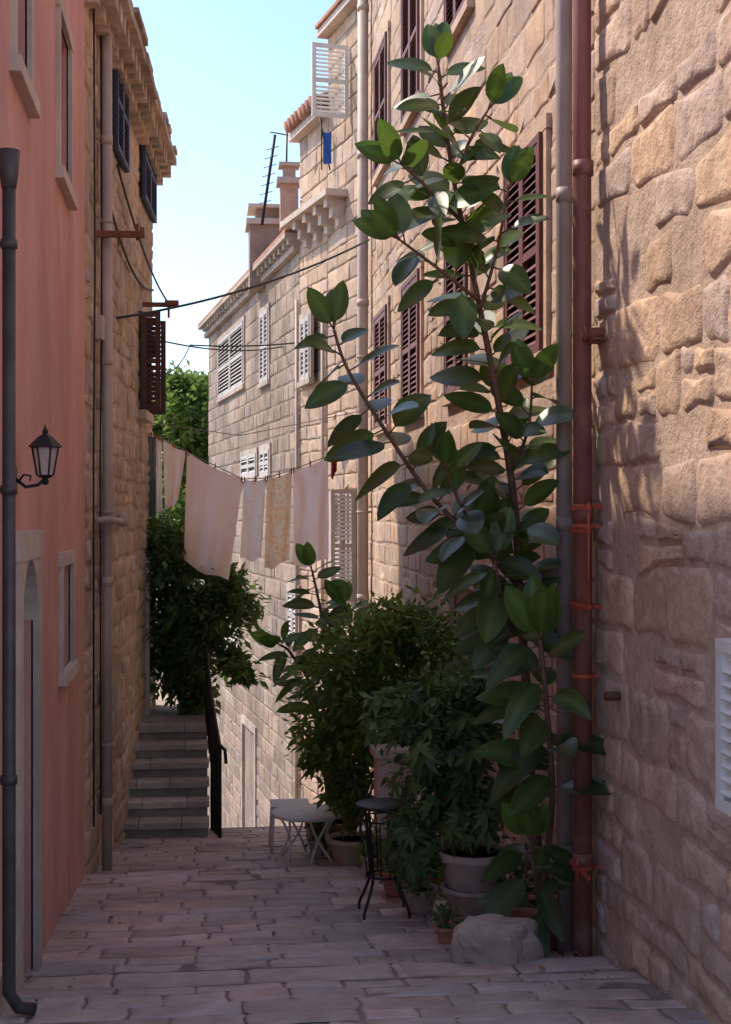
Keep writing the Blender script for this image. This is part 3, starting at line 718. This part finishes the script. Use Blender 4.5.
bl=[(at(440,760,9.2),(.28,.35,.30),1),(at(470,720,9.3),(.26,.3,.3),.8),(at(400,712,9.5),(.24,.3,.14),.6),(at(472,815,9.1),(.20,.25,.16),.6),(at(415,840,9.2),(.14,.2,.22),.4),(at(475,685,9.4),(.18,.2,.14),.4),(at(430,700,9.4),(.16,.2,.10),.3)]
compound(mb,bl,460,3,.13); foliage(mb,bl,.08,550,4,0,(.5,1.6)); twigs(mb,bp+UZ*.42,bl,16,5)
mb.build('potted_schefflera',[M_dleaf,M_stem,M_pot,M_soil])
b2=onground(352,862,12.2)
mb=MB(); pot(mb,b2,.2,.26,2,3)
bl=[(at(372,670,12.0),(.50,.4,.38),1.2),(at(335,730,12.2),(.30,.3,.38),.8),(at(395,630,12.0),(.32,.3,.20),.6),(at(425,655,11.8),(.3,.3,.30),.6),(at(350,780,12.1),(.2,.25,.3),.5),(at(385,720,11.8),(.33,.3,.33),.7),(at(318,760,12.4),(.12,.2,.25),.25)]
foliage(mb,bl,.105,1700,6,0,(.45,1.6),spread=.16,elong=2.4); twigs(mb,b2+UZ*.25,bl,26,7,.014)
mb.build('potted_shrub',[M_leaf,M_stem,M_pot,M_soil])
b3=onground(330,850,13.2); mb=MB(); pot(mb,b3,.22,.3,2,3)
leafystem(mb,[b3+UZ*.3,at(330,700,13.2),at(322,620,13.0),at(312,570,13.0)],.025,.01,.45,.035,(.26,.38),seed=21,up=.3,face=.6,wr=.42)
leafystem(mb,[b3+UZ*.3,at(315,700,13.1),at(292,655,13.0),at(280,645,12.9)],.02,.01,.55,.04,(.26,.36),seed=22,up=.3,face=.6,wr=.42)
leafystem(mb,[b3+UZ*.3,at(345,700,13.1),at(352,640,13.0),at(345,605,12.9)],.02,.01,.45,.04,(.26,.36),seed=23,up=.3,face=.6,wr=.42)
mb.build('potted_loquat_plant',[M_dleaf,M_stem,M_tile,M_soil])
def smallpot(px,t,r,h,fr,seed,fm=M_leaf,pm=M_pot,n=300,name='flower_pot',ls=.06):
    c=onground(px,880,t); mb=MB(); pot(mb,c,r,h,2,3,.02)
    b=[(c+UZ*(h+fr*.6),(fr,fr,fr*.8),1)]; foliage(mb,b,ls,n,seed,0,(.5,1.4)); twigs(mb,c+UZ*h*.9,b,8,seed,.006)
    return mb.build(name,[fm,M_stem,pm,M_soil])
smallpot(376,11.2,.12,.17,.16,41); smallpot(398,10.3,.13,.18,.22,42,M_dleaf,M_tile,name='flower_pot.001')
smallpot(420,9.6,.12,.16,.2,43,name='flower_pot.002'); smallpot(446,8.5,.06,.10,.08,44,M_dleaf,M_tile,90,'flower_pot.003',.05)
smallpot(440,10.5,.14,.2,.25,45,M_dleaf,M_tile,350,'flower_pot.004')
smallpot(322,12.9,.10,.16,.14,46,M_dleaf,M_pot,200,'flower_pot.005')
smallpot(520,8.9,.12,.2,.2,47,M_dleaf,M_tile,300,'flower_pot.006')
c=onground(392,800,11.3); mb=MB(); H_=.95
mb.box(c+UZ*(H_/2),(.26,.26,H_),0); mb.box(c+UZ*(H_+.03),(.32,.32,.06),0); mb.box(c+UZ*.04,(.30,.30,.08),0); mb.build('stone_pedestal',[M_trim])
# fallen leaves
mb=MB(); r=random.Random(77)
for i in range(110):
    X=2.15-abs(r.gauss(0,.55)) if r.random()<.8 else -.88+abs(r.gauss(0,.2)); Y=r.uniform(6.6,14.8)
    if X<-.88 or X>2.15: continue
    p=Vector((X,Y,gz(Y)+.022)); an=r.uniform(0,6.28); l=r.uniform(.025,.07); d=Vector((math.cos(an),math.sin(an),-.1)); s_=Vector((-d.y,d.x,r.uniform(-.2,.2)))*l*.25; k=r.uniform(.5,1.3)
    mb.add([p,p+d*l*.5+s_+UZ*.006,p+d*l,p+d*l*.5-s_+UZ*.003],[(0,1,2),(0,2,3)],0,(k,k,k))
mb.build('fallen_leaves',[M_dry])
c=onground(494,960,7.75); mb=MB(); nu,nv=36,20; vs=[]
for j in range(nv+1):
    ph=math.pi*j/nv
    for i in range(nu):
        t=2*math.pi*i/nu; d=Vector((math.sin(ph)*math.cos(t),math.sin(ph)*math.sin(t),math.cos(ph)))
        p=Vector((math.copysign(abs(d.x)**.8,d.x)*.225,math.copysign(abs(d.y)**.8,d.y)*.15,math.copysign(abs(d.z)**.7,d.z)*.17))
        p*=1+.28*noise.noise(d*1.7+Vector((3,1,2)))+.12*noise.noise(d*4)+.05*noise.noise(d*9)
        vs.append(c+p+UZ*.12)
fs=[(j*nu+i,j*nu+(i+1)%nu,(j+1)*nu+(i+1)%nu,(j+1)*nu+i) for j in range(nv) for i in range(nu)]
mb.add(vs,fs,0,(.9,.86,.82),False); mb.build('boulder',[M_step])
tb=at(190,718,17.0); tb.z=ZL
bl=[(at(205,610,16.8),(.45,.45,.42),1.2),(at(180,560,17),(.35,.4,.4),.8),(at(232,600,16.6),(.25,.35,.35),.6),(at(190,665,16.9),(.33,.35,.38),.8),(at(165,640,17.2),(.2,.3,.8),.8),(at(235,668,16.5),(.16,.25,.22),.35),(at(160,540,17.4),(.15,.3,.35),.3),(at(196,695,16.9),(.2,.2,.22),.3)]
mb=MB(); foliage(mb,bl,.13,1700,9,0,(.4,1.6),spread=.17,elong=2.2,xmax=9); twigs(mb,tb,bl,24,10,.02)
mb.build('stair_bush',[M_dleaf,M_bark])
tb=at(182,420,46); mb=MB()
bl=[(at(186,405,45),(1.0,1.2,.9),1),(at(195,440,45),(.9,1.2,1.1),.9),(at(170,450,46),(1.0,1.2,1.2),.8),(at(185,500,45),(1.2,1.3,1.4),1),(at(176,392,45),(.5,.7,.35),.3),(at(202,388,46),(.5,.6,.35),.3)]
foliage(mb,bl,.28,2600,12,0,(.5,1.5),spread=.13,xmax=99); g=Vector((tb.x,tb.y,-9.2)); mb.tube([g,g+UZ*4,tb-UZ*3,tb-UZ*.5],[.3,.24,.16,.06],8,1); twigs(mb,tb-UZ*3.5,bl,18,14,.07)
mb.build('tree',[M_tleaf,M_bark])
# ================================================================ FURNITURE
c=onground(384,915,9.5); mb=MB(); H=.73; r=.19
mb.lathe(c+UZ*(H-.012),[(r*.96,0),(r,.004),(r,.02),(r*.96,.024)],32)
mb.tube([c+UZ*(H-.09)+Vector((r*.9*math.cos(a),r*.9*math.sin(a),0)) for a in [2*math.pi*i/24 for i in range(25)]],.006,6)
for k in range(4):
    a=math.pi/4+k*math.pi/2; d=Vector((math.cos(a),math.sin(a),0))
    pts=smoothpath([c+UZ*(H-.01)+d*r*.85,c+UZ*(H*.62)+d*r*.72,c+UZ*(H*.36)+d*r*.62,c+UZ*.14+d*r*.85,c+UZ*.05+d*r*1.1,c+UZ*.0+d*r*1.12],5)
    mb.tube(pts,.011,6)
    for m in range(2):
        a2=a+.5+m*.5; d2=Vector((math.cos(a2),math.sin(a2),0)); mb.tube([c+UZ*(H-.09)+d2*r*.9,c+UZ*(H*.36)+d2*r*.6],.005,5)
mb.tube([c+UZ*(H*.36)+Vector((r*.62*math.cos(a),r*.62*math.sin(a),0)) for a in [2*math.pi*i/24 for i in range(25)]],.008,6)
mb.build('wrought_iron_table',[M_iron])
c=onground(308,858,12.7); mb=MB(); r=.33; H=.42
mb.lathe(c+UZ*H,[(r*.95,-.02),(r,-.015),(r,.01),(r*.97,.016)],36)
for k in range(4):
    a=.4+k*math.pi/2; d=Vector((math.cos(a),math.sin(a),0)); e=Vector((-d.y,d.x,0))
    mb.tube(smoothpath([c+UZ*(H-.02)+d*r*.7-e*.1,c+UZ*(H*.5)+d*r*.55,c+d*r*.8+e*.12],4),.011,6)
    mb.tube(smoothpath([c+UZ*(H-.02)+d*r*.7+e*.1,c+UZ*(H*.5)+d*r*.6,c+d*r*.8-e*.12],4),.011,6)
mb.build('white_garden_table',[M_white])
c=onground(290,850,13.4); mb=MB()
mb.box(c+UZ*.43,(.36,.36,.03)); 
for dx in (-.16,.16):
    for dy in (-.16,.16): mb.tube([c+Vector((dx,dy,.42)),c+Vector((dx*1.15,dy*1.15,0))],.014,6)
mb.build('white_stool',[M_white])
# staircase railing, flaring out towards the street
mb=MB()
def rx(Y): return .07+.13*max(0,(16.2-Y)/1.7)**1.6
def rz(Y): return z0+max(0,min(.93,(Y-14.6)/.27*.155+.155))
top=[]; Y=14.5
while Y<17.2:
    X=rx(Y); zb=gz(min(Y,15.3)) if X>.1 and Y<15.4 else rz(Y)
    zt=rz(Y)+.85
    mb.tube([Vector((X,Y,zb)),Vector((X,Y,zt))],.010,6); top.append(Vector((X,Y,zt))); Y+=.13
mb.tube([top[0]+Vector((.06,-.16,-.16)),top[0]+Vector((.05,-.12,-.03))]+top,.018,8)
mb.tube([t-UZ*.70 for t in top],.011,6)
mb.tube([t-UZ*.12 for t in top],.008,6)
mb.tube([Vector((rx(14.5),14.5,gz(14.5))),top[0]],.02,8)
mb.build('iron_railing',[M_iron])
# ================================================================ LIGHT, SKY, CAMERA
el=math.radians(50); dirh=Vector((-.80,.60,0)); ds=dirh*math.cos(el)+UZ*math.sin(el)
w=bpy.data.worlds.new("World"); sc.world=w; w.use_nodes=True; nt=w.node_tree; bg=nt.nodes['Background']
sky=nt.nodes.new('ShaderNodeTexSky'); sky.sky_type='NISHITA'; sky.sun_disc=False; sky.sun_elevation=el
sky.sun_rotation=math.atan2(dirh.x,dirh.y); sky.dust_density=1.0; sky.air_density=1.0; sky.ozone_density=3.0
nt.links.new(sky.outputs[0],bg.inputs[0]); bg.inputs[1].default_value=.29
l=bpy.data.lights.new('sun','SUN'); l.energy=5; l.angle=math.radians(1.5); l.color=(1,.86,.69)
lo=bpy.data.objects.new('sun',l); sc.collection.objects.link(lo); lo.rotation_euler=ds.to_track_quat('Z','Y').to_euler()
cam=bpy.data.cameras.new('camera'); co=bpy.data.objects.new('camera',cam); sc.collection.objects.link(co)
cam.sensor_fit='VERTICAL'; cam.sensor_height=36; cam.lens=50; cam.clip_end=3000
co.rotation_euler=(math.pi/2,0,-TH); sc.camera=co
sc.view_settings.view_transform='Standard'; sc.view_settings.look='None'; sc.view_settings.exposure=0
